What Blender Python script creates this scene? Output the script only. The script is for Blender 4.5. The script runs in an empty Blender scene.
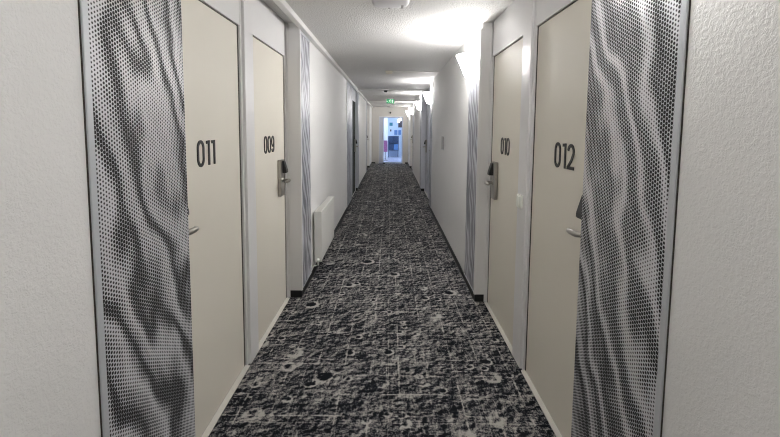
import bpy, bmesh, math, random
from mathutils import Vector, Matrix
random.seed(7)
PI = math.pi
C = bpy.context.scene.collection
SC = bpy.context.scene

# ------------------------------------------------------------------ materials
class NT:
    def __init__(s, name):
        s.m = bpy.data.materials.new(name); s.m.use_nodes = True
        s.t = s.m.node_tree; s.n = s.t.nodes; s.n.clear()
        s.out = s.n.new('ShaderNodeOutputMaterial')
        s.p = s.n.new('ShaderNodeBsdfPrincipled')
        s.t.links.new(s.p.outputs[0], s.out.inputs[0])
        s.co = s.n.new('ShaderNodeTexCoord').outputs['Object']
    def link(s, a, b): s.t.links.new(a, b)
    def put(s, sock, v):
        if hasattr(v, 'links') or isinstance(v, bpy.types.NodeSocket): s.link(v, sock)
        elif v is not None: sock.default_value = v
    def math(s, op, a, b=None, c=None, clamp=False):
        n = s.n.new('ShaderNodeMath'); n.operation = op; n.use_clamp = clamp
        s.put(n.inputs[0], a)
        if b is not None: s.put(n.inputs[1], b)
        if c is not None: s.put(n.inputs[2], c)
        return n.outputs[0]
    def sep(s, v):
        n = s.n.new('ShaderNodeSeparateXYZ'); s.link(v, n.inputs[0]); return n.outputs
    def comb(s, x, y, z):
        n = s.n.new('ShaderNodeCombineXYZ')
        for i, v in enumerate((x, y, z)): s.put(n.inputs[i], v)
        return n.outputs[0]
    def mapping(s, v, loc=(0,0,0), rot=(0,0,0), sc=(1,1,1)):
        n = s.n.new('ShaderNodeMapping'); s.link(v, n.inputs[0])
        n.inputs[1].default_value = loc; n.inputs[2].default_value = rot; n.inputs[3].default_value = sc
        return n.outputs[0]
    def noise(s, v, scale, detail=2, rough=.5, dist=0):
        n = s.n.new('ShaderNodeTexNoise'); s.link(v, n.inputs['Vector'])
        n.inputs['Scale'].default_value = scale; n.inputs['Detail'].default_value = detail
        n.inputs['Roughness'].default_value = rough; n.inputs['Distortion'].default_value = dist
        return n.outputs['Fac']
    def voro(s, v, scale, feature='F1', rnd=1):
        n = s.n.new('ShaderNodeTexVoronoi'); s.link(v, n.inputs['Vector']); n.feature = feature
        n.inputs['Scale'].default_value = scale; n.inputs['Randomness'].default_value = rnd
        return n.outputs
    def ramp(s, f, stops, interp='LINEAR'):
        n = s.n.new('ShaderNodeValToRGB'); s.link(f, n.inputs[0]); e = n.color_ramp
        e.interpolation = interp
        while len(e.elements) < len(stops): e.elements.new(.5)
        for el, (p, c) in zip(e.elements, stops):
            el.position = p
            if not hasattr(c, '__len__'): c = (c, c, c)
            el.color = (*c, 1)
        return n.outputs[0]
    def mix(s, f, a, b):
        n = s.n.new('ShaderNodeMix'); n.data_type = 'RGBA'
        s.put(n.inputs[0], f)
        for i, v in ((6, a), (7, b)):
            if isinstance(v, tuple): v = (*v, 1) if len(v) == 3 else v
            s.put(n.inputs[i], v)
        return n.outputs[2]
    def bump(s, h, strength, dist):
        n = s.n.new('ShaderNodeBump'); s.link(h, n.inputs['Height'])
        n.inputs['Strength'].default_value = strength; n.inputs['Distance'].default_value = dist
        s.link(n.outputs[0], s.p.inputs['Normal'])
    def col(s, v): s.put(s.p.inputs['Base Color'], (*v, 1) if isinstance(v, tuple) else v)
    def rough(s, v): s.put(s.p.inputs['Roughness'], v)

def simple(name, col, rough=.5, metal=0, emit=None, es=0, var=.04, vs=18, bump=0):
    t = NT(name); n = t.noise(t.co, vs, 3, .6)
    a = tuple(min(1, c*(1+var)) for c in col); b = tuple(c*(1-var) for c in col)
    t.col(t.mix(n, b, a)); t.rough(rough); t.p.inputs['Metallic'].default_value = metal
    if emit:
        t.p.inputs['Emission Color'].default_value = (*emit, 1); t.p.inputs['Emission Strength'].default_value = es
    if bump: t.bump(t.noise(t.co, 260, 2, .6), bump, .002)
    return t.m

def wall_mat(name, col, bumpd=.004, scale=120, st=.34):
    t = NT(name)
    n1 = t.noise(t.co, scale, 3, .6, .3); n2 = t.noise(t.co, 3, 2, .5)
    n1r = t.ramp(n1, [(.42, 0), (.62, 1)])
    t.col(t.mix(n2, tuple(c*.97 for c in col), tuple(min(1, c*1.02) for c in col)))
    t.rough(.75); t.bump(n1r, st, bumpd)
    return t.m

M = {}
M['wall'] = wall_mat('textured_plaster', (.745, .74, .73), .0022, 95)
M['ceiling'] = wall_mat('popcorn_ceiling', (.66, .65, .635), .006, 80, .75)
M['endwall'] = wall_mat('beige_plaster', (.62, .60, .565), .002, 95)
M['frame'] = simple('white_frame_paint', (.72, .715, .715), .38, var=.02, vs=6)
M['trunk'] = simple('white_trunking', (.72, .71, .69), .35, var=.02)
M['door'] = simple('beige_door_laminate', (.72, .685, .605), .6, var=.015, vs=4, bump=.05)
M['door_dark'] = simple('charcoal_door', (.04, .046, .044), .9)
M['door_dark'].node_tree.nodes['Principled BSDF'].inputs['Specular IOR Level'].default_value = .1
M['lavender'] = simple('lavender_grey_paint', (.64, .655, .70), .5, var=.02)
M['gasket'] = simple('dark_door_seal', (.035, .028, .02), .7)
M['thresh'] = simple('pale_threshold', (.68, .66, .62), .5, var=.08, vs=60)
M['black'] = simple('black_plinth_rubber', (.008, .008, .009), .5)
M['ink'] = simple('black_number_plastic', (.012, .012, .012), .45)
M['nickel'] = simple('satin_nickel', (.42, .40, .37), .34, 1, var=.05, vs=40)
M['reader'] = simple('black_reader_plastic', (.012, .012, .013), .35)
M['alu'] = simple('brushed_aluminium', (.48, .50, .525), .42, .15, var=.05, vs=50)
M['radiator'] = simple('cream_radiator_enamel', (.74, .735, .70), .32, var=.015)
M['cream'] = simple('cream_plastic', (.70, .66, .56), .4)
M['white_plastic'] = simple('white_plastic', (.72, .71, .73), .35, var=.02)
M['switch'] = simple('switch_plastic', (.84, .86, .80), .3, var=.02)
M['greyplate'] = simple('grey_plate', (.30, .29, .28), .4, .3)
M['lavframe'] = simple('lavender_grey_aluminium', (.52, .56, .66), .4, 0)
M['glow'] = simple('lit_opal_glass', (.9, .9, .88), .4, emit=(1, .98, .96), es=74)
M['glow_soft'] = simple('lit_opal_glass_dimmer', (.9, .9, .88), .4, emit=(1, .98, .96), es=30)
M['bulb'] = simple('lit_bulb', (.9, .9, .9), .4, emit=(1, .97, .93), es=60)
M['exit_green'] = simple('exit_green', (.02, .35, .14), .4, emit=(.02, .62, .22), es=.12)
M['exit_white'] = simple('exit_white', (.8, .9, .8), .4, emit=(.6, 1, .7), es=.45)
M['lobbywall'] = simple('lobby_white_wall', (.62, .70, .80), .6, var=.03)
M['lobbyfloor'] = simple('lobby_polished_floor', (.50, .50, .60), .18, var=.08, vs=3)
M['navy'] = simple('navy_cabinet', (.03, .06, .13), .35, var=.3, vs=9)
M['blue'] = simple('mid_blue_print', (.10, .22, .45), .5, var=.4, vs=20)
M['teal'] = simple('teal_print', (.02, .22, .28), .5, var=.3, vs=20)
M['pink'] = simple('pink_print', (.50, .16, .32), .5, var=.6, vs=14)
M['brown'] = simple('dark_brown_print', (.06, .045, .05), .5, var=.4, vs=20)
M['fill_cool'] = simple('cool_fill_panel', (.9, .9, .9), .4, emit=(.72, .86, 1), es=3.5)  # glow of the fill panels added in the lobby

def glass_mat():
    t = NT('clear_door_glass')
    g = t.n.new('ShaderNodeBsdfGlossy'); g.inputs['Roughness'].default_value = .03
    tr = t.n.new('ShaderNodeBsdfTransparent'); tr.inputs[0].default_value = (.93, .96, 1, 1)
    lw = t.n.new('ShaderNodeLayerWeight'); lw.inputs[0].default_value = .25
    mx = t.n.new('ShaderNodeMixShader'); t.link(lw.outputs['Fresnel'], mx.inputs[0])
    t.link(tr.outputs[0], mx.inputs[1]); t.link(g.outputs[0], mx.inputs[2]); t.link(mx.outputs[0], t.out.inputs[0])
    return t.m
M['glass'] = glass_mat()

def perforated(name, slant, seed, fine_holes=False):
    """white sheet with a staggered grid of dark holes whose size follows a rippled picture"""
    t = NT(name); o = t.sep(t.co); u, z = o[1], o[2]
    P_ = .0118; cx = P_*1.732
    def lat(off):
        a = t.math('ADD', u, off*cx/2+10*cx); b = t.math('ADD', z, off*P_/2+10*P_)
        a = t.math('SUBTRACT', t.math('FRACT', t.math('DIVIDE', a, cx)), .5)
        b = t.math('SUBTRACT', t.math('FRACT', t.math('DIVIDE', b, P_)), .5)
        a = t.math('MULTIPLY', a, cx); b = t.math('MULTIPLY', b, P_)
        return t.math('SQRT', t.math('ADD', t.math('MULTIPLY', a, a), t.math('MULTIPLY', b, b)))
    d = t.math('MINIMUM', lat(0), lat(1))
    # ripple image: steep slanted folds, warped
    uu = t.math('ADD', u, t.math('MULTIPLY', z, slant))
    v = t.comb(seed, uu, t.math('MULTIPLY', z, .55))
    w1 = t.noise(v, 2.6, 2, .5)
    w2 = t.noise(t.comb(seed+3, u, t.math('MULTIPLY', z, .5)), 7, 1, .5)
    ph = t.math('ADD', t.math('MULTIPLY', uu, 52), t.math('MULTIPLY', w1, 27))
    ph = t.math('ADD', ph, t.math('MULTIPLY', w2, 7))
    s1 = t.math('SINE', ph)
    s2 = t.math('SINE', t.math('ADD', t.math('MULTIPLY', ph, 1.93), 1.3))
    s = t.math('ADD', t.math('MULTIPLY', s1, .34), t.math('MULTIPLY', s2, .10))
    fine = t.noise(t.comb(seed, t.math('MULTIPLY', uu, 3.2), z), 14, 3, .6)
    s = t.math('ADD', s, t.math('MULTIPLY', t.math('SUBTRACT', fine, .5), .5))
    big = t.noise(v, 1.7, 1, .5)
    s = t.math('ADD', s, t.math('MULTIPLY', t.math('SUBTRACT', big, .5), .9))
    tone = t.math('ADD', s, .56, clamp=True)                       # 0 light .. 1 dark
    r = t.math('ADD', t.math('MULTIPLY', tone, .0034), .0023)
    hole = t.math('DIVIDE', t.math('SUBTRACT', t.math('ADD', r, .0005), d), .0010, clamp=True)
    sheet = t.mix(tone, (.60, .60, .63), (.40, .405, .43))
    holec = t.mix(t.math('MULTIPLY', tone, 1.8, clamp=True), (.09, .09, .10), (.004, .004, .005))
    if fine_holes:
        hole = t.math('MULTIPLY', hole, .18); sheet = t.mix(tone, (.60, .61, .66), (.12, .125, .15))
    t.col(t.mix(hole, sheet, holec)); t.rough(t.math('ADD', t.math('MULTIPLY', hole, .4), .38))
    t.bump(t.math('SUBTRACT', 1, hole), .5, .0015)
    return t.m
M['perf_l'] = perforated('rippled_perforated_sheet', .34, 1.7)
M['ripple_l'] = perforated('rippled_print_sheet', .42, 2.2, True)
M['ripple_r'] = perforated('rippled_print_sheet_mirrored', -.42, 6.1, True)
M['perf_r'] = perforated('rippled_perforated_sheet_mirrored', -.34, 5.2)

def carpet_mat():
    t = NT('lunar_surface_carpet')
    o = t.sep(t.co); x, y = o[0], o[1]
    p = t.comb(x, y, 0.0)
    # patches dark / mid
    big = t.noise(p, 3.6, 4, .62, .6)
    mid = t.noise(p, 17, 3, .6, .4)
    tuft = t.noise(p, 52, 3, .6, .5)
    fleck = t.noise(t.mapping(p, sc=(1, .8, 1)), 150, 1, .5)
    # relief of the printed moon photograph: difference of two shifted copies
    def emboss(scale, dx, dy, det, seed):
        q = t.mapping(p, loc=(seed, seed, 0)); q2 = t.mapping(p, loc=(seed+dx, seed+dy, 0))
        return t.math('SUBTRACT', t.noise(q, scale, det, .55, .3), t.noise(q2, scale, det, .55, .3))
    v = t.math('ADD', t.math('MULTIPLY', big, 1.15), t.math('MULTIPLY', mid, .9))
    v = t.math('ADD', v, t.math('MULTIPLY', tuft, 1.0))
    v = t.math('ADD', v, t.math('MULTIPLY', fleck, 1.5))
    v = t.math('ADD', v, t.math('MULTIPLY', emboss(34, .009, -.011, 3, 2.0), 1.9))
    v = t.math('ADD', v, t.math('MULTIPLY', emboss(13, .016, -.020, 1, 5.0), 1.3))
    v = t.math('SUBTRACT', v, 2.275-.245)
    # craters: distance cells in two sizes, bright rim on one side, dark bowl
    def craters(scale, rad, seed, keep, amp, v):
        q = t.mapping(p, loc=(seed, seed*.7, 0))
        q2 = t.n.new('ShaderNodeVectorMath'); q2.operation = 'ADD'
        wob = t.n.new('ShaderNodeTexNoise'); t.link(p, wob.inputs['Vector']); wob.inputs['Scale'].default_value = 30
        wsc = t.n.new('ShaderNodeVectorMath'); wsc.operation = 'SCALE'; wsc.inputs['Scale'].default_value = .012
        t.link(wob.outputs['Color'], wsc.inputs[0]); t.link(q, q2.inputs[0]); t.link(wsc.outputs[0], q2.inputs[1])
        vo = t.voro(q2.outputs[0], scale)
        d = vo['Distance']
        h = t.sep(vo['Color'])
        on = t.math('GREATER_THAN', h[0], keep)
        rr = t.math('MULTIPLY', t.math('ADD', t.math('MULTIPLY', h[1], .6), .6), rad)
        ring = t.math('SUBTRACT', 1, t.math('DIVIDE', t.math('ABSOLUTE', t.math('SUBTRACT', d, rr)), rad*.38), clamp=True)
        bowl = t.math('MULTIPLY', t.math('SUBTRACT', 1, t.math('DIVIDE', d, rr), clamp=True), 1.0)
        # lit side of rim
        ps = t.n.new('ShaderNodeVectorMath'); ps.operation = 'SUBTRACT'
        sc_ = t.n.new('ShaderNodeVectorMath'); sc_.operation = 'SCALE'; sc_.inputs['Scale'].default_value = 1
        t.link(q2.outputs[0], ps.inputs[0]); t.link(vo['Position'], ps.inputs[1])
        dd = t.sep(ps.outputs[0])
        side = t.math('MULTIPLY', t.math('ADD', t.math('MULTIPLY', dd[0], .8), t.math('MULTIPLY', dd[1], -.6)), scale/rad*.55)
        k = t.math('ADD', t.math('MULTIPLY', ring, t.math('ADD', .55, side)), t.math('MULTIPLY', bowl, -.9))
        return t.math('ADD', v, t.math('MULTIPLY', t.math('MULTIPLY', k, on), amp))
    v = craters(4.0, .22, 3.1, .45, 1.5, v)
    v = craters(9.5, .26, 8.3, .5, 1.1, v)
    # woven grid of surveying lines, broken up, and tile seams
    def lines(c, period, w, phase):
        f = t.math('ABSOLUTE', t.math('SUBTRACT', t.math('FRACT', t.math('ADD', t.math('DIVIDE', c, period), phase)), .5))
        return t.math('SUBTRACT', 1, t.math('DIVIDE', f, w/period), clamp=True)
    brk = t.math('MULTIPLY', t.math('SUBTRACT', t.noise(p, 5.5, 2, .6), .42), 6, clamp=True)
    tf = t.math('ADD', t.math('MULTIPLY', tuft, 1.6), -.25)
    g = t.math('MAXIMUM', lines(x, .1667, .0075, .12), lines(y, .1667, .007, .3))
    g2 = t.math('MAXIMUM', lines(x, .0833, .004, .62), lines(y, .0833, .004, .55))
    brk2 = t.math('MULTIPLY', t.math('SUBTRACT', t.noise(t.mapping(p, loc=(9, 4, 0)), 4, 1, .6), .56), 9, clamp=True)
    v = t.math('ADD', v, t.math('MULTIPLY', t.math('MULTIPLY', t.math('MULTIPLY', g, brk), tf), 1.3))
    v = t.math('ADD', v, t.math('MULTIPLY', t.math('MULTIPLY', t.math('MULTIPLY', g2, brk2), tf), 1.0))
    seam = t.math('MAXIMUM', lines(x, .5, .003, .5), lines(y, .5, .008, .2))
    v = t.math('ADD', v, t.math('MULTIPLY', seam, .38))
    c = t.ramp(v, [(0, (.008, .009, .012)), (.14, (.022, .023, .029)), (.30, (.085, .085, .094)), (.6, (.215, .207, .198)), (1, (.39, .375, .35))])
    t.col(c); t.rough(1); t.p.inputs['Specular IOR Level'].default_value = .08
    t.bump(t.math('ADD', t.math('MULTIPLY', tuft, .7), t.math('MULTIPLY', fleck, .5)), .7, .006)
    return t.m
M['carpet'] = carpet_mat()

# ------------------------------------------------------------------ mesh helpers
def bx(bm, x0, x1, y0, y1, z0, z1, bev=0, seg=1):
    vs = [bm.verts.new((x, y, z)) for x in (min(x0,x1), max(x0,x1)) for y in (min(y0,y1), max(y0,y1)) for z in (z0, z1)]
    fs = [(0,1,3,2), (4,6,7,5), (0,4,5,1), (2,3,7,6), (0,2,6,4), (1,5,7,3)]
    faces = [bm.faces.new([vs[i] for i in f]) for f in fs]
    if bev:
        es = list({e for f in faces for e in f.edges})
        bmesh.ops.bevel(bm, geom=es, offset=bev, segments=seg, affect='EDGES', profile=.5)
    return bm
def box(*a, **k): return bx(bmesh.new(), *a, **k)
def tube(bm, pts, r, n=10, cap=True):
    pts = [Vector(p) for p in pts]; rings = []
    rs = r if hasattr(r, '__len__') else [r]*len(pts)
    for i, p in enumerate(pts):
        d = (pts[min(i+1, len(pts)-1)]-pts[max(i-1, 0)]).normalized()
        a = Vector((0, 0, 1)) if abs(d.z) < .9 else Vector((1, 0, 0))
        e1 = d.cross(a).normalized(); e2 = d.cross(e1)
        rings.append([bm.verts.new(p+(e1*math.cos(2*PI*k/n)+e2*math.sin(2*PI*k/n))*rs[i]) for k in range(n)])
    for a, b in zip(rings, rings[1:]):
        for k in range(n): bm.faces.new((a[k], a[(k+1)%n], b[(k+1)%n], b[k]))
    if cap: bm.faces.new(rings[0]); bm.faces.new(rings[-1][::-1])
    return bm
def ribbon(bm, pts, w, thick, tf, closed=False):
    """flat stroke of width w following 2D pts, extruded by thick; tf maps (a,b,depth)->xyz"""
    n = len(pts); L = []; R_ = []
    for i in range(n):
        if closed: a, b = pts[(i-1)%n], pts[(i+1)%n]
        else: a, b = pts[max(i-1, 0)], pts[min(i+1, n-1)]
        dx, dy = b[0]-a[0], b[1]-a[1]; l = math.hypot(dx, dy) or 1; nx, ny = -dy/l*w/2, dx/l*w/2
        L.append((pts[i][0]+nx, pts[i][1]+ny)); R_.append((pts[i][0]-nx, pts[i][1]-ny))
    V = [[bm.verts.new(tf(q[0], q[1], dd)) for q in arr] for dd in (0, thick) for arr in (L, R_)]
    l0, r0, l1, r1 = V
    for i in range(n if closed else n-1):
        j = (i+1) % n
        for q in ((l0[i], l0[j], r0[j], r0[i]), (l1[j], l1[i], r1[i], r1[j]), (l0[j], l0[i], l1[i], l1[j]), (r0[i], r0[j], r1[j], r1[i])):
            bm.faces.new(q)
    if not closed:
        bm.faces.new((l0[0], r0[0], r1[0], l1[0])); bm.faces.new((l0[-1], l1[-1], r1[-1], r0[-1]))
def obj(name, bm, mat, parent=None, smooth=False, origin=None):
    bmesh.ops.recalc_face_normals(bm, faces=bm.faces[:])
    if origin is None:
        xs = [v.co for v in bm.verts]
        lo = Vector([min(v[i] for v in xs) for i in range(3)]); hi = Vector([max(v[i] for v in xs) for i in range(3)])
        origin = Vector(((lo.x+hi.x)/2, (lo.y+hi.y)/2, lo.z))
    origin = Vector(origin)
    for v in bm.verts: v.co -= origin
    me = bpy.data.meshes.new(name); bm.to_mesh(me); bm.free()
    me.materials.append(M[mat] if isinstance(mat, str) else mat)
    if smooth:
        for p in me.polygons: p.use_smooth = True
    o = bpy.data.objects.new(name, me); C.objects.link(o)
    if parent is None: o.location = origin
    else:
        o.parent = parent; o.location = origin-world_loc(parent)
    return o
def world_loc(o):
    v = Vector(o.location)
    while o.parent: o = o.parent; v += o.location
    return v
def thing(name, label, cat, loc, group=None):
    o = bpy.data.objects.new(name, None); o.empty_display_size = .1; C.objects.link(o); o.location = loc
    return tag(o, label, cat, group)
def tag(o, label, cat, group=None):
    o['label'] = label; o['category'] = cat
    if group: o['group'] = group
    return o
def struct(name, bm, mat, label=None, smooth=False, cat=None):
    o = obj(name, bm, mat, None, smooth); o['kind'] = 'structure'
    if label: o['label'] = label
    if cat: o['category'] = cat
    return o

# ------------------------------------------------------------------ dimensions
H = 2.32                      # ceiling
YB, YE = -4.0, 16.5           # back and end of corridor
WL, WR = -.762, .738          # wall planes
DL, DR = -.878, .830          # door planes
FL, FR = -.850, .805          # post and threshold planes
HL, HR = -.868, .820          # header planes
trim_n = [0]
def trim(bm, mat, label): trim_n[0] += 1; return struct('trim_%d' % trim_n[0], bm, mat, label, cat='trim')

# alcoves: (side, y0, y1)
ALC = [(-2.54, -.72), (1.487, 3.36), (7.47, 9.28), (13.02, 14.80)]
def wall_side(s):
    W = WL if s < 0 else WR
    bm = bmesh.new(); out = s*1.15
    ys = [YB]
    for i, (a, b) in enumerate(ALC):
        if i == 1 and s > 0: a, b = 1.511, 3.305
        if i == 2 and s < 0: a = 7.93
        bx(bm, W, out, ys[-1], a, 0, H); ys.append(b)
        bx(bm, s*.96, out, a, b, 0, H)
    bx(bm, W, out, ys[-1], YE, 0, H)
    return bm
struct('wall_left', wall_side(-1), 'wall', 'left corridor wall of rough white plaster', cat='wall')
struct('wall_right', wall_side(1), 'wall', 'right corridor wall of rough white plaster', cat='wall')
struct('wall_back', box(-1.15, 1.15, YB-.1, YB, 0, H), 'wall', 'plain wall behind the viewer', cat='wall')
struct('floor', box(-1.15, 1.15, YB-.1, YE+.06, -.08, 0), 'carpet', 'black and grey moon-surface patterned corridor carpet', cat='floor')
struct('ceiling', box(-1.15, 1.15, YB-.1, YE+.16, H, H+.1), 'ceiling', 'rough textured white corridor ceiling', cat='ceiling')
# end wall with the opening
EX0, EX1, EZ = -.47, .53, 1.93
bm = bmesh.new(); bx(bm, -1.15, EX0, YE, YE+.16, 0, H); bx(bm, EX1, 1.15, YE, YE+.16, 0, H); bx(bm, EX0, EX1, YE, YE+.16, EZ, H)
struct('wall_end', bm, 'endwall', 'beige end wall around the glazed door', cat='wall')

# baseboards: black
def baseboard(s):
    W = WL if s < 0 else WR; F = FL if s < 0 else FR
    bm = bmesh.new(); t = .010; h = .055; segs = [YB]
    for i, (a, b) in enumerate(ALC):
        if i == 1 and s > 0: a, b = 1.511, 3.305
        if i == 2 and s < 0: a = 7.93
        bx(bm, W, W-s*t, segs[-1]+.0, a, 0, h)
        bx(bm, F, W-s*t, b-.012, b, 0, h+.006)           # end cap on the face of the step
        segs.append(b)
    bx(bm, W, W-s*t, segs[-1], YE, 0, h)
    return bm
struct('baseboard_left', baseboard(-1), 'black', 'low black skirting along the left wall', cat='skirting')
struct('baseboard_right', baseboard(1), 'black', 'low black skirting along the right wall', cat='skirting')
bm = bmesh.new(); bx(bm, WL, EX0-.14, YE-.012, YE, 0, .055); bx(bm, EX1+.09, WR, YE-.012, YE, 0, .055)
struct('baseboard_end', bm, 'black', 'black skirting on the end wall', cat='skirting')
# trunking in the left ceiling corner
trim(box(WL, WL+.047, YB, YE, H-.045, H, bev=.003), 'trunk', 'white cable trunking along the left ceiling corner')
# ceiling battens
trim(box(WL+.047, WR, 8.86, 9.18, H-.022, H, bev=.003), 'ceiling', 'shallow ceiling batten before the exit sign')
trim(box(WL+.047, WR, 12.35, 12.60, H-.022, H, bev=.003), 'ceiling', 'shallow ceiling batten behind the exit sign')
trim(box(WL+.047, WR, 15.2, 15.5, H-.022, H, bev=.003), 'ceiling', 'shallow ceiling batten near the end wall')

# ------------------------------------------------------------------ doors
def arc(cx, cy, rx, ry, a0, a1, n):
    return [(cx+rx*math.cos(math.radians(a0+(a1-a0)*i/n)), cy+ry*math.sin(math.radians(a0+(a1-a0)*i/n))) for i in range(n+1)]
def digit_strokes(ch):
    h = .119; w = .070; k = .0155; a = k/2; r = w/2-a
    if ch == '0':
        return [(arc(w/2, h-a-r, r, r*1.12, 0, 180, 12)+arc(w/2, a+r, r, r*1.12, 180, 360, 12), True)], w
    if ch == '1':
        w = .042
        return [([(w-a, 0), (w-a, h*.5), (w-a, h)], False), ([(w-a, h-a), (.006, h-a*1.15)], False)], w
    if ch == '2':
        return [(arc(w/2, h-a-r, r, r, 175, 0, 10)+[(w-a-.001, h*.62), (w*.62, h*.36), (a+.003, a+.004)], False), ([(0, a), (w, a)], False)], w
    if ch == '9':
        return [(arc(w/2, h-a-r, r, r*1.1, 0, 180, 10)+arc(w/2, h*.50+r*.6, r, r*1.1, 180, 360, 10), True),
                ([(w-a, h-a-r), (w-a, h*.4), (w-a, a+r)]+arc(w/2, a+r, r, r*1.1, 0, -160, 8), False)], w
    if ch == '7':
        return [([(0, h-a), (w-a, h-a)], False), ([(w-a-.002, h-a), (w*.5, h*.5), (w*.3, 0)], False)], w
    if ch == '8':
        return [(arc(w/2, h*.73, r, h*.27-a, 0, 360, 20)[:-1], True), (arc(w/2, h*.27, r, h*.27-a, 0, 360, 20)[:-1], True)], w
    if ch == '6':
        return [(arc(w/2, h*.28, r, h*.28-a, 0, 360, 20)[:-1], True), (arc(w/2, h-a-r, r, r, 20, 180, 8)+[(a, h*.5), (a, h*.28)], False)], w
    if ch == '5':
        return [([(w, h-a), (a, h-a)], False), ([(a, h-a), (a, h*.55)], False), (arc(w/2, h*.32, r, h*.32-a, 110, -150, 14), False)], w
    if ch == '4':
        return [([(w*.7, 0), (w*.7, h)], False), ([(w*.7, h-a), (a, h*.3)], False), ([(0, h*.3), (w, h*.3)], False)], w
    if ch == '3':
        return [(arc(w/2, h*.74, r, h*.26-a, 160, -80, 12), False), (arc(w/2, h*.27, r, h*.27-a, 80, -160, 12), False)], w
    return [], w
door_n = [0]
GL = {}
def door(s, y0, y1, latch, number, label, mat='door', D=None, ynum=None):
    """leaf in the plane X=D facing the corridor; latch 'near' or 'far'"""
    D = D if D is not None else (DL if s < 0 else DR)
    zt = 2.045; door_n[0] += 1
    bm = bmesh.new(); bx(bm, D, D+s*.04, y0+.006, y1-.016, .012, zt-.006, bev=.0015)
    d = obj('door_%d' % door_n[0], bm, mat, origin=(D, (y0+y1)/2, .0)); d['kind'] = 'structure'
    d['label'] = label; d['category'] = 'door'
    bm = bmesh.new(); g = .007
    bx(bm, D-s*.0005, D+s*.03, y0-.001, y0+g, .01, zt); bx(bm, D-s*.0005, D+s*.03, y1-.017, y1+.001, .01, zt)
    bx(bm, D+s*.002, D+s*.03, y0, y1, zt-g, zt+.001); bx(bm, D+s*.002, D+s*.03, y0, y1, .006, .014)
    obj('door_seal', bm, 'gasket', d)
    # numbers
    if number:
        zb = 1.281; sp = .016
        ws = [digit_strokes(c)[1] for c in number]; tot = sum(ws)+sp*(len(ws)-1)
        yc = ynum if ynum is not None else (y0+y1)/2
        pos = -tot/2
        for c, w in zip(number, ws):
            bm = bmesh.new()
            for pts, cl in digit_strokes(c)[0]:
                ribbon(bm, pts, .0148, .004, lambda a, b, dd, pos=pos: (D-s*(.0005+dd), yc-s*(pos+a), zb+b), cl)
            obj('digit', bm, 'ink', d); pos += w+sp
    # electronic lock
    e = 1 if latch == 'near' else -1                      # direction from latch edge towards the hinge
    yl = (y0+.040) if latch == 'near' else (y1-.172)
    lk = obj('electronic_lock', box(D-s*.0005, D-s*.030, yl-.050, yl+.050, .920, 1.210, bev=.006, seg=2), 'nickel', d)
    lk['label'] = 'satin metal lock housing'
    ro = -.012 if latch == 'far' else .038
    bm = bmesh.new()
    zs = 1.105                                            # wedge shaped reader hood
    prof = [(.026, zs), (.026, 1.200), (.040, 1.200), (.062, 1.125), (.062, zs)]
    for yy in (yl-.026, yl+.026): pass
    va = [bm.verts.new((D-s*p, yl+e*ro-.026, z)) for p, z in prof]; vb = [bm.verts.new((D-s*p, yl+e*ro+.026, z)) for p, z in prof]
    bm.faces.new(va); bm.faces.new(vb[::-1])
    for i in range(5): bm.faces.new((va[i], va[(i+1)%5], vb[(i+1)%5], vb[i]))
    bmesh.ops.bevel(bm, geom=bm.edges[:], offset=.003, segments=2, affect='EDGES')
    r = obj('card_reader', bm, 'reader', lk); r['label'] = 'black card reader hood'
    zl = 1.048
    bm = bmesh.new(); tube(bm, [(D-s*.020, yl, zl), (D-s*.034, yl, zl)], .021, 20)
    obj('lever_rose', bm, 'nickel', lk, True)
    bm = bmesh.new()
    tube(bm, [(D-s*.024, yl, zl), (D-s*.070, yl, zl), (D-s*.082, yl+e*.006, zl), (D-s*.086, yl+e*.02, zl), (D-s*.086, yl+e*.055, zl-.001), (D-s*.083, yl+e*.076, zl-.002), (D-s*.072, yl+e*.083, zl-.002)],
         [.010, .010, .011, .011, .010, .009, .007], 12)
    for v in bm.verts: v.co.z = zl+(v.co.z-zl)*1.15
    obj('lever_handle', bm, 'nickel', lk, True)
    bm = bmesh.new(); tube(bm, [(D-s*.024, yl, .945), (D-s*.029, yl, .945)], .009, 14)
    obj('cylinder_cap', bm, 'nickel', lk, True)
    return d

def alcove_frame(s, y0, y1, doors, label, D=None, F=None, Hd=None, mat='frame'):
    D = D or (DL if s < 0 else DR); F = F or (FL if s < 0 else FR); Hd = Hd or (HL if s < 0 else HR)
    B = s*.96; zt = 2.045
    bm = bmesh.new()
    bx(bm, Hd, B, y0, y1, zt, H, bev=.001)                       # header panels
    edges = [y0]+[e for d in doors for e in d]+[y1]
    for i in range(0, len(edges), 2):
        a, b = edges[i], edges[i+1]
        if b-a < .005: continue
        if 0 < i < len(edges)-2:                                   # post between two doors
            bx(bm, D-s*.012, B, a, a+.026, 0, H-.001, bev=.001)
            bx(bm, F, B, a+.026, b, 0, H-.001, bev=.003, seg=2)
        else:
            bx(bm, D-s*.010, B, a, b, 0, H-.001, bev=.002)
            if i > 0: bx(bm, F, B, a+.022, b, 0, H-.001, bev=.002)
    t = trim(bm, mat, label)
    for a, b in doors:
        trim(box(F, B, a, b, 0, .009, bev=.002), 'thresh', 'pale threshold strip below the %s' % label.replace('white frame around the ', ''))
    bm = bmesh.new(); return t

# first alcoves
alcove_frame(-1, 1.487, 3.36, [(1.505, 2.345), (2.515, 3.325)], 'white frame around the two nearest doors on the left')
alcove_frame(1, 1.511, 3.305, [(1.525, 2.318), (2.495, 3.268)], 'white frame around the two nearest doors on the right')
door(-1, 1.505, 2.345, 'near', '011', 'beige door numbered 011', ynum=1.905)
door(-1, 2.515, 3.325, 'far', '009', 'beige door numbered 009', ynum=2.90)
door(1, 1.525, 2.318, 'near', '012', 'beige door numbered 012', ynum=1.900)
door(1, 2.495, 3.268, 'far', '010', 'beige door numbered 010', ynum=2.882)
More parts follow.
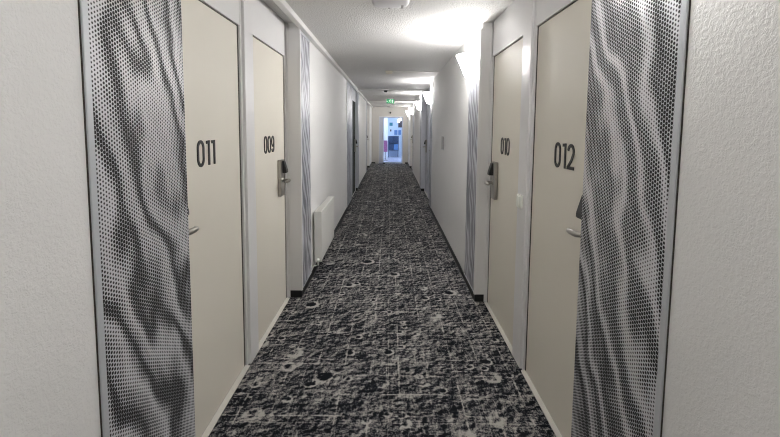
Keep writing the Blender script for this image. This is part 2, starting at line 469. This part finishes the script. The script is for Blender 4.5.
# second alcoves
alcove_frame(-1, 7.93, 9.28, [(8.42, 9.22)], 'white frame around the dark door on the left', D=-.805, F=-.795, Hd=-.799, mat='lavender')
door(-1, 8.42, 9.22, 'far', '', 'dark charcoal door halfway along the left wall', 'door_dark', D=-.805)
alcove_frame(1, 7.47, 9.28, [(7.49, 8.30), (8.45, 9.24)], 'white frame around the two middle doors on the right', mat='lavender')
door(1, 7.49, 8.30, 'near', '', 'beige door, nearer of the middle pair on the right', 'lavender')
door(1, 8.45, 9.24, 'far', '', 'pale door, farther of the middle pair on the right', 'lavender')
# third alcoves
for s, w in ((-1, 'left'), (1, 'right')):
    alcove_frame(s, 13.02, 14.80, [(13.04, 13.82), (13.98, 14.76)], 'white frame around the two farthest doors on the %s' % w)
    door(s, 13.04, 13.82, 'near', '', 'beige door, nearer of the far pair on the %s' % w)
    door(s, 13.98, 14.76, 'far', '', 'beige door, farthest one on the %s before the end wall' % w)
# alcove behind the viewer
for s, w in ((-1, 'left'), (1, 'right')):
    alcove_frame(s, -2.54, -.72, [(-2.52, -1.72), (-1.56, -.76)], 'white frame around the doors behind the viewer on the %s' % w)
    door(s, -2.52, -1.72, 'near', '', 'beige door behind the viewer, rear one on the %s' % w)
    door(s, -1.56, -.76, 'far', '', 'beige door behind the viewer, front one on the %s' % w)

# step faces: white corner trims beside the thin panels
def corner_trim(s, y, label, mat='frame'):
    W = WL if s < 0 else WR; F = FL if s < 0 else FR
    bm = bmesh.new()
    bx(bm, F, W-s*.014, y, y+.004, .062, H-.05)                # smooth facing board on the step
    bx(bm, W, W-s*.016, y-.004, y+.022, .062, H-.05, bev=.002)   # corner bead
    trim(bm, mat, label)
corner_trim(-1, 3.352, 'white board on the wall corner beyond door 009')
corner_trim(1, 3.297, 'white board on the wall corner beyond door 010')
corner_trim(-1, 9.272, 'white board on the wall corner beyond the dark door', 'lavender')
corner_trim(1, 9.272, 'white board on the wall corner beyond the middle right doors', 'lavender')

# ------------------------------------------------------------------ perforated / rippled panels
def deco(s, y0, y1, frame_near, label, fw=.021, z0=.0, z1=H-.05, group=None):
    W = WL if s < 0 else WR; X = W-s*.004
    t = thing('perforated_panel', label, 'wall panel', (W, (y0+y1)/2, z0), group)
    ya, yb = (y0+fw, y1) if frame_near else (y0, y1-.004)
    obj('sheet', box(X, W, ya, yb, z0+.03, z1-.02, bev=.0006), ('perf' if frame_near else 'ripple')+('_l' if s < 0 else '_r'), t)
    bm = bmesh.new()
    if frame_near: bx(bm, W, X-s*.004, y0, y0+fw, z0+.01, z1, bev=.0015)
    else: bx(bm, W, X-s*.005, y0-.012, y0, z0+.062, z1, bev=.001)
    f = obj('edge_profile', bm, 'alu' if frame_near else 'frame', t)
    obj('rail', box(W, X-s*.004, y0+fw, y1, z1-.02, z1), 'alu', t)
    obj('rail', box(W, X-s*.004, y0+fw, y1, z0+.01 if frame_near else z0+.056, z0+.03 if frame_near else .062), 'alu', t)
    if frame_near: obj('shadow_strip', box(W, W-s*.003, y0-.0025, y0, z0, z1), 'gasket', t)
    return t
deco(-1, 1.0016, 1.484, True, 'rippled grey perforated panel at the left, hiding part of door 011', z0=.05)
deco(1, 1.016, 1.508, True, 'rippled grey perforated panel beside door 012 on the right', z0=.05)
deco(-1, 3.385, 3.80, False, 'narrow rippled panel between door 009 and the radiator')
deco(1, 3.335, 3.80, False, 'narrow rippled panel beyond door 010, below the nearest wall lamp')
deco(-1, 7.0, 7.9, False, 'rippled panel just before the dark door on the left')
deco(1, 7.0, 7.46, False, 'rippled panel just before the middle doors on the right')
deco(-1, 9.31, 9.80, False, 'narrow rippled panel just beyond the dark door on the left')
deco(1, 9.31, 9.80, False, 'narrow rippled panel just beyond the middle doors on the right')
deco(-1, 12.55, 13.0, False, 'rippled panel before the farthest doors on the left')
deco(1, 12.55, 13.0, False, 'rippled panel before the farthest doors on the right')

# ------------------------------------------------------------------ radiator
def radiator():
    y0, y1 = 3.88, 4.76; xb, xf = WL+.022, WL+.092; z0, z1 = .135, .640
    t = thing('radiator', 'cream panel radiator low on the left wall', 'radiator', (WL, (y0+y1)/2, z0))
    bm = bmesh.new(); bx(bm, xf-.012, xf, y0+.004, y1-.004, z0+.01, z1-.012, bev=.003, seg=2)
    n = 20
    for i in range(n):                                        # pressed vertical flutes
        y = y0+.03+(y1-y0-.06)*i/(n-1); bx(bm, xf-.001, xf+.0015, y-.009, y+.009, z0+.04, z1-.05, bev=.001)
    obj('front_panel', bm, 'radiator', t)
    obj('rear_panel', box(xb, xb+.012, y0+.004, y1-.004, z0+.01, z1-.012, bev=.003), 'radiator', t)
    bm = bmesh.new()
    for i in range(30):
        y = y0+.02+(y1-y0-.04)*i/29; bx(bm, xb+.012, xf-.012, y-.001, y+.001, z0+.03, z1-.03)
    obj('convector_fins', bm, 'radiator', t)
    bm = bmesh.new(); bx(bm, xb, xb+.008, y0, y1, z1-.012, z1); bx(bm, xf-.010, xf, y0, y1, z1-.012, z1, bev=.002)
    for i in range(44):
        y = y0+.01+(y1-y0-.02)*i/43; bx(bm, xb+.006, xf-.006, y-.0035, y+.0035, z1-.010, z1-.003)
    obj('top_grille', bm, 'radiator', t)
    for y, nm in ((y0, 1), (y1, -1)):
        bm = bmesh.new(); bx(bm, xb-.002, xf+.001, y, y+nm*.006, z0, z1+.001, bev=.002)
        bx(bm, xb+.018, xf-.018, y-nm*.002, y, z0+.05, z1-.08, bev=.0008)
        obj('side_cover', bm, 'radiator', t)
    bm = bmesh.new(); tube(bm, [((xb+xf)/2, y0-.030, z0+.022), ((xb+xf)/2, y0+.004, z0+.022)], .015, 16)
    obj('valve', bm, 'switch', t, True)
    bm = bmesh.new(); tube(bm, [((xb+xf)/2, y0-.012, z0+.022), ((xb+xf)/2, y0-.014, z0-.03), ((xb+xf)/2-.02, y0-.014, z0-.035), (WL, y0-.014, z0-.035)], .007, 10)
    obj('pipe', bm, 'radiator', t, True)
    for z in (z0+.06, z1-.09):
        for yy in (y0+.1, y1-.13): obj('bracket', box(WL, xb, yy, yy+.03, z-.02, z+.02), 'radiator', t)
radiator()

# ------------------------------------------------------------------ wall lamps
def sconce(y, label, power, mat='glow'):
    X = WR-.016 if True else WR
    z0, z1 = 1.915, 2.110
    t = thing('wall_lamp', label, 'wall lamp', (WR, y, z0), 'opal uplighters along the right wall')
    n = 20; th = .004
    def ring(z, px, py):
        return [(X-px*math.sin(PI*k/n), y-py*math.cos(PI*k/n), z) for k in range(n+1)]
    prof = [(z0, .050, .055), (z0+.012, .062, .070), (z0+.10, .100, .112), (z1-.004, .140, .155), (z1, .142, .157)]
    bm = bmesh.new(); rows = [[bm.verts.new(p) for p in ring(*q)] for q in prof]
    inn = [[bm.verts.new(p) for p in ring(z+(.006 if i == 0 else 0), a-th, b-th)] for i, (z, a, b) in enumerate(prof)]
    for R_, flip in ((rows, 0), (inn, 1)):
        for a, b in zip(R_, R_[1:]):
            for k in range(n): bm.faces.new((a[k], a[k+1], b[k+1], b[k]))
    for k in range(n): bm.faces.new((rows[-1][k], rows[-1][k+1], inn[-1][k+1], inn[-1][k]))
    bm.faces.new(rows[0]); bm.faces.new(inn[0])
    for k in (0, n):
        for i in range(len(rows)-1): bm.faces.new((rows[i][k], rows[i+1][k], inn[i+1][k], inn[i][k]))
    obj('glass_shade', bm, mat, t, True)
    obj('back_plate', box(X-.001, WR-.001, y-.05, y+.05, z0+.03, z1-.02, bev=.003), 'white_plastic', t)
    bm = bmesh.new(); tube(bm, [(X-.05, y, z0+.03), (X-.05, y, z0+.07)], .014, 12); obj('lamp_holder', bm, 'white_plastic', t, True)
    bm = bmesh.new(); bmesh.ops.create_uvsphere(bm, u_segments=16, v_segments=10, radius=.026, matrix=Matrix.Translation((X-.05, y, z0+.095)) @ Matrix.Diagonal((1, 1, 1.2, 1)))
    obj('bulb', bm, 'bulb', t, True)
    ld = bpy.data.lights.new('lamp_light', 'POINT'); ld.energy = power; ld.color = (1, .975, .945); ld.shadow_soft_size = .035
    lo = bpy.data.objects.new('lamp_light', ld); C.objects.link(lo); lo.parent = t; lo.location = Vector((X-.062, y, z1+.012))-Vector((WR, y, z0))
    return t
PW = 15
sconce(3.60, 'opal wall lamp just beyond door 010, largest in view', PW)
sconce(7.33, 'second opal wall lamp from the viewer, before the middle doors', PW*.65, 'glow_soft')
sconce(9.80, 'third opal wall lamp, just beyond the middle doors', PW*.9, 'glow_soft')
sconce(13.1, 'fourth opal wall lamp, before the farthest doors', PW*.8, 'glow_soft')
sconce(15.4, 'farthest opal wall lamp, beside the end wall', PW*.45, 'glow_soft')
sconce(1.16, 'unseen opal lamp added for fill above the perforated panel beside door 012', PW*.35, 'glow_soft')  # unseen lamp added to brighten the near end
t = sconce(-.62, 'unseen opal fill lamp added on the left wall just behind the viewer', PW*.22, 'glow_soft')  # added fill lamp out of view, lights the right-hand doors
t.location.x = WL; t.rotation_euler.z = PI; t['group'] = 'added fill uplighters behind the viewer'
sconce(-2.9, 'unseen opal fill lamp added on the right wall behind the viewer', PW*.5, 'glow_soft')['group'] = 'added fill uplighters behind the viewer'  # added out of view to raise the light level around the viewer

# ------------------------------------------------------------------ ceiling devices
t = thing('wifi_access_point', 'white rounded wireless access point on the ceiling overhead', 'access point', (-.005, 2.69, H-.042))
bm = bmesh.new(); n = 48
def sq(r, z, e=4):
    out = []
    for k in range(n):
        a = 2*PI*k/n; c, s_ = math.cos(a), math.sin(a)
        rr = r/((abs(c)**e+abs(s_)**e)**(1/e)); out.append(bm.verts.new((-.005+rr*c, 2.69+rr*s_, z)))
    return out
rows = [sq(.118, H+.001), sq(.124, H-.012), sq(.124, H-.026), sq(.116, H-.037), sq(.098, H-.042)]
for a, b in zip(rows, rows[1:]):
    for k in range(n): bm.faces.new((a[k], a[(k+1)%n], b[(k+1)%n], b[k]))
bm.faces.new(rows[-1]); bm.faces.new(rows[0][::-1])
obj('housing', bm, 'white_plastic', t, True)
bm = bmesh.new(); tube(bm, [(-.012, 2.795, H-.044), (-.012, 2.795, H-.036)], .009, 14); obj('sensor', bm, 'greyplate', t, True)
obj('slot', box(.065, .082, 2.73, 2.80, H-.0425, H-.038), 'greyplate', t)
def detector(x, y, r, label, mat, drop=0):
    t = thing('smoke_detector', label, 'smoke detector', (x, y, H-drop-.045), 'ceiling detectors')
    z = H-drop
    bm = bmesh.new(); tube(bm, [(x, y, z), (x, y, z-.010)], r, 28); obj('base', bm, mat, t)
    bm = bmesh.new(); tube(bm, [(x, y, z-.010), (x, y, z-.014), (x, y, z-.034), (x, y, z-.042)], [r*.78, r*.92, r*.86, r*.55], 28); obj('head', bm, mat, t, True)
detector(-.025, 6.12, .058, 'cream smoke detector with a cable duct running right', 'cream')
detector(-.11, 9.02, .045, 'small dark detector on the first ceiling batten', 'reader', .022)
detector(-.07, 15.9, .055, 'dark smoke detector just before the end wall', 'greyplate')
trim(box(.035, WR, 6.11, 6.128, H-.012, H, bev=.002), 'trunk', 'thin white cable duct from the smoke detector to the right wall')

# exit sign
def exit_sign():
    x0, x1, y, z0, z1 = -.115, .108, 11.30, 2.150, 2.275
    t = thing('exit_sign', 'green illuminated running-man exit sign hanging from the ceiling', 'exit sign', (0, y, z0))
    obj('housing', box(x0, x1, y, y+.035, z0, z1, bev=.004), 'white_plastic', t)
    obj('face', box(x0+.004, x1-.004, y-.003, y+.001, z0+.004, z1-.004), 'exit_green', t)
    bm = bmesh.new()
    def P(a, b, d): return (a, y-.003-d, b)
    cx = -.02; zb = z0+.02
    tube(bm, [(cx+.012, y-.003, zb+.092), (cx+.012, y-.006, zb+.092)], .010, 12)
    ribbon(bm, [(cx+.006, zb+.08), (cx-.004, zb+.045)], .018, .003, P)
    ribbon(bm, [(cx-.004, zb+.048), (cx+.018, zb+.028), (cx+.012, zb+.0)], .009, .003, P)
    ribbon(bm, [(cx-.004, zb+.045), (cx-.014, zb+.02), (cx-.038, zb+.014)], .009, .003, P)
    ribbon(bm, [(cx+.006, zb+.076), (cx+.028, zb+.062), (cx+.034, zb+.048)], .006, .003, P)
    ribbon(bm, [(cx+.002, zb+.076), (cx-.02, zb+.07), (cx-.03, zb+.05)], .006, .003, P)
    obj('running_figure', bm, 'exit_white', t)
    bm = bmesh.new(); bx(bm, .035, .075, y-.006, y-.003, z0+.02, z1-.02); obj('doorway_symbol', bm, 'exit_white', t)
    bm = bmesh.new(); ribbon(bm, [(-.068, z0+.06), (-.105, z0+.06)], .010, .003, P); ribbon(bm, [(-.088, z0+.08), (-.108, z0+.06), (-.088, z0+.04)], .009, .003, P); obj('arrow', bm, 'exit_white', t)
    for x in (-.09, .085):
        bm = bmesh.new(); tube(bm, [(x, y+.018, z1), (x, y+.018, H)], .004, 8); obj('hanger', bm, 'nickel', t)
exit_sign()

# ------------------------------------------------------------------ wall devices
t = thing('light_switch', 'white rocker light switch on the post between doors 010 and 012', 'light switch', (FR, 2.425, .99))
obj('plate', box(FR, FR-.016, 2.388, 2.462, .985, 1.066, bev=.003, seg=2), 'switch', t)
obj('rocker', box(FR-.016, FR-.022, 2.404, 2.446, 1.000, 1.054, bev=.002), 'switch', t)
t = thing('wall_sign', 'small grey plate sign on the right wall', 'sign', (WR, 5.58, 1.18))
obj('plate', box(WR, WR-.012, 5.50, 5.66, 1.18, 1.355, bev=.002), 'greyplate', t)
obj('holder', box(WR, WR-.016, 5.49, 5.67, 1.17, 1.182, bev=.002), 'alu', t)

# ------------------------------------------------------------------ glazed end door
door_n[0] += 1
y = YE+.05
bm = bmesh.new()
bx(bm, EX0+.02, EX0+.20, y, y+.045, .01, EZ-.02, bev=.003); bx(bm, EX1-.05, EX1-.015, y, y+.045, .01, EZ-.02, bev=.003)
bx(bm, EX0+.20, EX1-.05, y, y+.045, EZ-.045, EZ-.02); bx(bm, EX0+.20, EX1-.05, y, y+.045, .01, .05)
gd = obj('door_%d' % door_n[0], bm, 'lavframe', origin=(0, y, 0)); gd['kind'] = 'structure'; gd['label'] = 'glazed metal door at the end of the corridor'; gd['category'] = 'door'
obj('glass_pane', box(EX0+.20, EX1-.05, y+.019, y+.025, .05, EZ-.045), 'glass', gd)
bm = bmesh.new(); tube(bm, [(EX0+.17, y, 1.0), (EX0+.17, y-.05, 1.0), (EX0+.17, y-.05, 1.25), (EX0+.17, y, 1.25)], .009, 8); obj('pull_handle', bm, 'nickel', gd, True)
bm = bmesh.new(); bx(bm, EX0-.005, EX0+.018, YE-.012, YE+.1, 0, EZ+.02); bx(bm, EX1-.013, EX1+.005, YE-.012, YE+.1, 0, EZ+.02); bx(bm, EX0, EX1, YE-.012, YE+.1, EZ-.018, EZ+.02)
trim(bm, 'frame', 'pale frame around the glazed end door')
t = tag(obj('door_stop', box(-.29, -.19, 16.30, 16.36, .001, .06, bev=.012, seg=2), 'reader'), 'small black door stop on the floor before the glazed door', 'door stop')
t = thing('security_camera', 'small black camera above the glazed end door', 'camera', (0, YE, 2.06))
obj('mount', box(-.02, .02, YE-.02, YE, 2.07, 2.13, bev=.003), 'reader', t)
bm = bmesh.new(); tube(bm, [(0, YE-.02, 2.10), (0, YE-.10, 2.08)], .03, 14); obj('body', bm, 'reader', t, True)

# ------------------------------------------------------------------ lobby beyond the glass
LX0, LX1, LY0, LY1, LH = -1.9, 1.9, YE+.16, 20.7, 2.6
struct('floor', box(LX0, LX1, YE+.06, LY1+.1, -.08, -.002), 'lobbyfloor', 'polished pale lobby floor beyond the glazed door', cat='floor')
bm = bmesh.new(); bx(bm, LX0-.1, LX0, LY0, LY1, 0, LH); struct('wall_lobby_left', bm, 'lobbywall', cat='wall')
bm = bmesh.new(); bx(bm, LX1, LX1+.1, LY0, LY1, 0, LH); struct('wall_lobby_right', bm, 'lobbywall', cat='wall')
bm = bmesh.new(); bx(bm, LX0-.1, LX1+.1, LY1, LY1+.1, 0, LH); struct('wall_lobby_back', bm, 'lobbywall', cat='wall')
bm = bmesh.new(); bx(bm, LX0-.1, -1.15, LY0-.1, LY0, 0, LH); bx(bm, 1.15, LX1+.1, LY0-.1, LY0, 0, LH); bx(bm, -1.15, 1.15, LY0-.06, LY0, H, LH); struct('wall_lobby_front', bm, 'lobbywall', cat='wall')
struct('ceiling', box(LX0-.1, LX1+.1, LY0-.1, LY1+.1, LH, LH+.1), 'lobbywall', 'lobby ceiling', cat='ceiling')
struct('trim_column', box(-.34, -.12, 19.3, 19.5, 0, LH, bev=.01), 'frame', 'white column in the lobby', cat='column')
def picture(x0, x1, z0, z1, mat, label, nm='picture'):
    t = thing(nm, label, 'picture', ((x0+x1)/2, LY1, z0), 'pictures on the lobby wall')
    obj('print', box(x0, x1, LY1-.022, LY1-.018, z0, z1), mat, t)
    bm = bmesh.new(); f = .012
    bx(bm, x0-f, x0, LY1-.03, LY1, z0-f, z1+f); bx(bm, x1, x1+f, LY1-.03, LY1, z0-f, z1+f); bx(bm, x0, x1, LY1-.03, LY1, z1, z1+f); bx(bm, x0, x1, LY1-.03, LY1, z0-f, z0)
    obj('picture_frame', bm, 'lavframe', t)
picture(-.04, .12, 1.58, 1.74, 'teal', 'small teal picture high on the lobby back wall')
picture(.41, .60, 1.50, 1.82, 'brown', 'dark brown upright picture at the right of the lobby wall')
picture(-.01, .06, 1.29, 1.39, 'brown', 'tiny dark picture below the teal one')
picture(.21, .37, 1.12, 1.36, 'blue', 'blue picture above the cabinet')
picture(.42, .55, 1.12, 1.36, 'blue', 'blue picture below the dark brown picture')
t = thing('cabinet', 'navy display cabinet on thin legs seen through the glazed door', 'cabinet', (.165, 20.3, 0))
cx0, cx1, cy0, cy1, cz0, cz1 = -.10, .43, 20.1, 20.5, .34, 1.06
bm = bmesh.new(); bx(bm, cx0, cx1, cy1-.02, cy1, cz0, cz1); bx(bm, cx0, cx0+.02, cy0, cy1, cz0, cz1); bx(bm, cx1-.02, cx1, cy0, cy1, cz0, cz1); bx(bm, cx0, cx1, cy0, cy1, cz1-.02, cz1); bx(bm, cx0, cx1, cy0, cy1, cz0, cz0+.02)
obj('carcass', bm, 'navy', t)
obj('shelf', box(cx0+.02, cx1-.02, cy0+.01, cy1-.02, .68, .70), 'navy', t)
for a, b, c, d in ((-.07, .14, .37, .66), (.18, .40, .37, .66), (-.07, .14, .72, 1.03), (.18, .40, .72, 1.03)):
    f = obj('cabinet_door', box(a, b, cy0-.012, cy0+.002, c, d, bev=.003), 'blue' if a > 0 and c < .5 else 'navy', t)
    bm = bmesh.new(); tube(bm, [(b-.03, cy0-.012, (c+d)/2), (b-.03, cy0-.03, (c+d)/2)], .008, 8); obj('knob', bm, 'nickel', f)
for a in (cx0+.03, cx1-.03):
    for b in (cy0+.03, cy1-.03):
        bm = bmesh.new(); tube(bm, [(a, b, cz0), (a, b, -.002)], [.022, .018], 8); obj('leg', bm, 'navy', t)
t = thing('leaflet_stand', 'pink poster stand at the left behind the glazed door', 'poster stand', (-.2, 18.2, 0))
obj('poster', box(-.29, -.12, 18.2, 18.212, .38, .90), 'pink', t)
obj('base', box(-.30, -.11, 18.1, 18.3, -.002, .02, bev=.004), 'reader', t)
bm = bmesh.new(); tube(bm, [(-.205, 18.22, .02), (-.205, 18.22, .9)], .01, 8); obj('pole', bm, 'reader', t)
for x in (-.9, .9):  # added ceiling panels stand in for the lobby's daylight
    t = thing('fill_ceiling_light', 'added cool white fill panel on the lobby ceiling, %s' % ('left' if x < 0 else 'right'), 'ceiling light', (x, 18.7, LH-.03))
    obj('frame', box(x-.31, x+.31, 18.39, 19.01, LH-.02, LH), 'frame', t); obj('diffuser', box(x-.29, x+.29, 18.41, 18.99, LH-.026, LH-.018), 'fill_cool', t)
    ld = bpy.data.lights.new('fill_panel_light', 'AREA'); ld.size = .55; ld.energy = 34; ld.color = (.78, .88, 1)
    lo = bpy.data.objects.new('fill_panel_light', ld); C.objects.link(lo); lo.parent = t; lo.location = (0, 0, -.01)

# ------------------------------------------------------------------ world, camera, view
w = bpy.data.worlds.new('world'); SC.world = w; w.use_nodes = True
w.node_tree.nodes['Background'].inputs[0].default_value = (.6, .7, .85, 1); w.node_tree.nodes['Background'].inputs[1].default_value = .05
F_, Pt, Ro = 400, math.atan(400/4908), math.radians(.46)
cd = bpy.data.cameras.new('camera'); cam = bpy.data.objects.new('camera', cd); C.objects.link(cam)
cd.sensor_fit = 'HORIZONTAL'; cd.sensor_width = 36; cd.lens = 36*F_/780
cd.shift_x = 0; cd.shift_y = -(218.5-160.6)/780; cd.clip_start = .02; cd.clip_end = 60
fw = Vector((0, math.cos(Pt), -math.sin(Pt))); r0 = Vector((1, 0, 0)); u0 = r0.cross(fw)
r = r0*math.cos(Ro)+u0*math.sin(Ro); u = -r0*math.sin(Ro)+u0*math.cos(Ro)
cam.matrix_world = Matrix(((r.x, u.x, -fw.x, 0), (r.y, u.y, -fw.y, 0), (r.z, u.z, -fw.z, 1.466), (0, 0, 0, 1)))
SC.camera = cam
vs = SC.view_settings; vs.view_transform = 'Standard'; vs.look = 'None'; vs.exposure = .42; vs.gamma = 1; vs.use_curve_mapping = False
SC.cycles.use_denoising = True; SC.cycles.denoising_input_passes = 'RGB_ALBEDO_NORMAL'; SC.cycles.denoising_prefilter = 'ACCURATE'; SC.cycles.pixel_filter_type = 'BLACKMAN_HARRIS'; SC.cycles.filter_width = 1.1
SC.cycles.max_bounces = 10; SC.cycles.diffuse_bounces = 7; SC.cycles.transparent_max_bounces = 8
SC.cycles.sample_clamp_indirect = 6
SC.cycles.caustics_reflective = False; SC.cycles.caustics_refractive = False
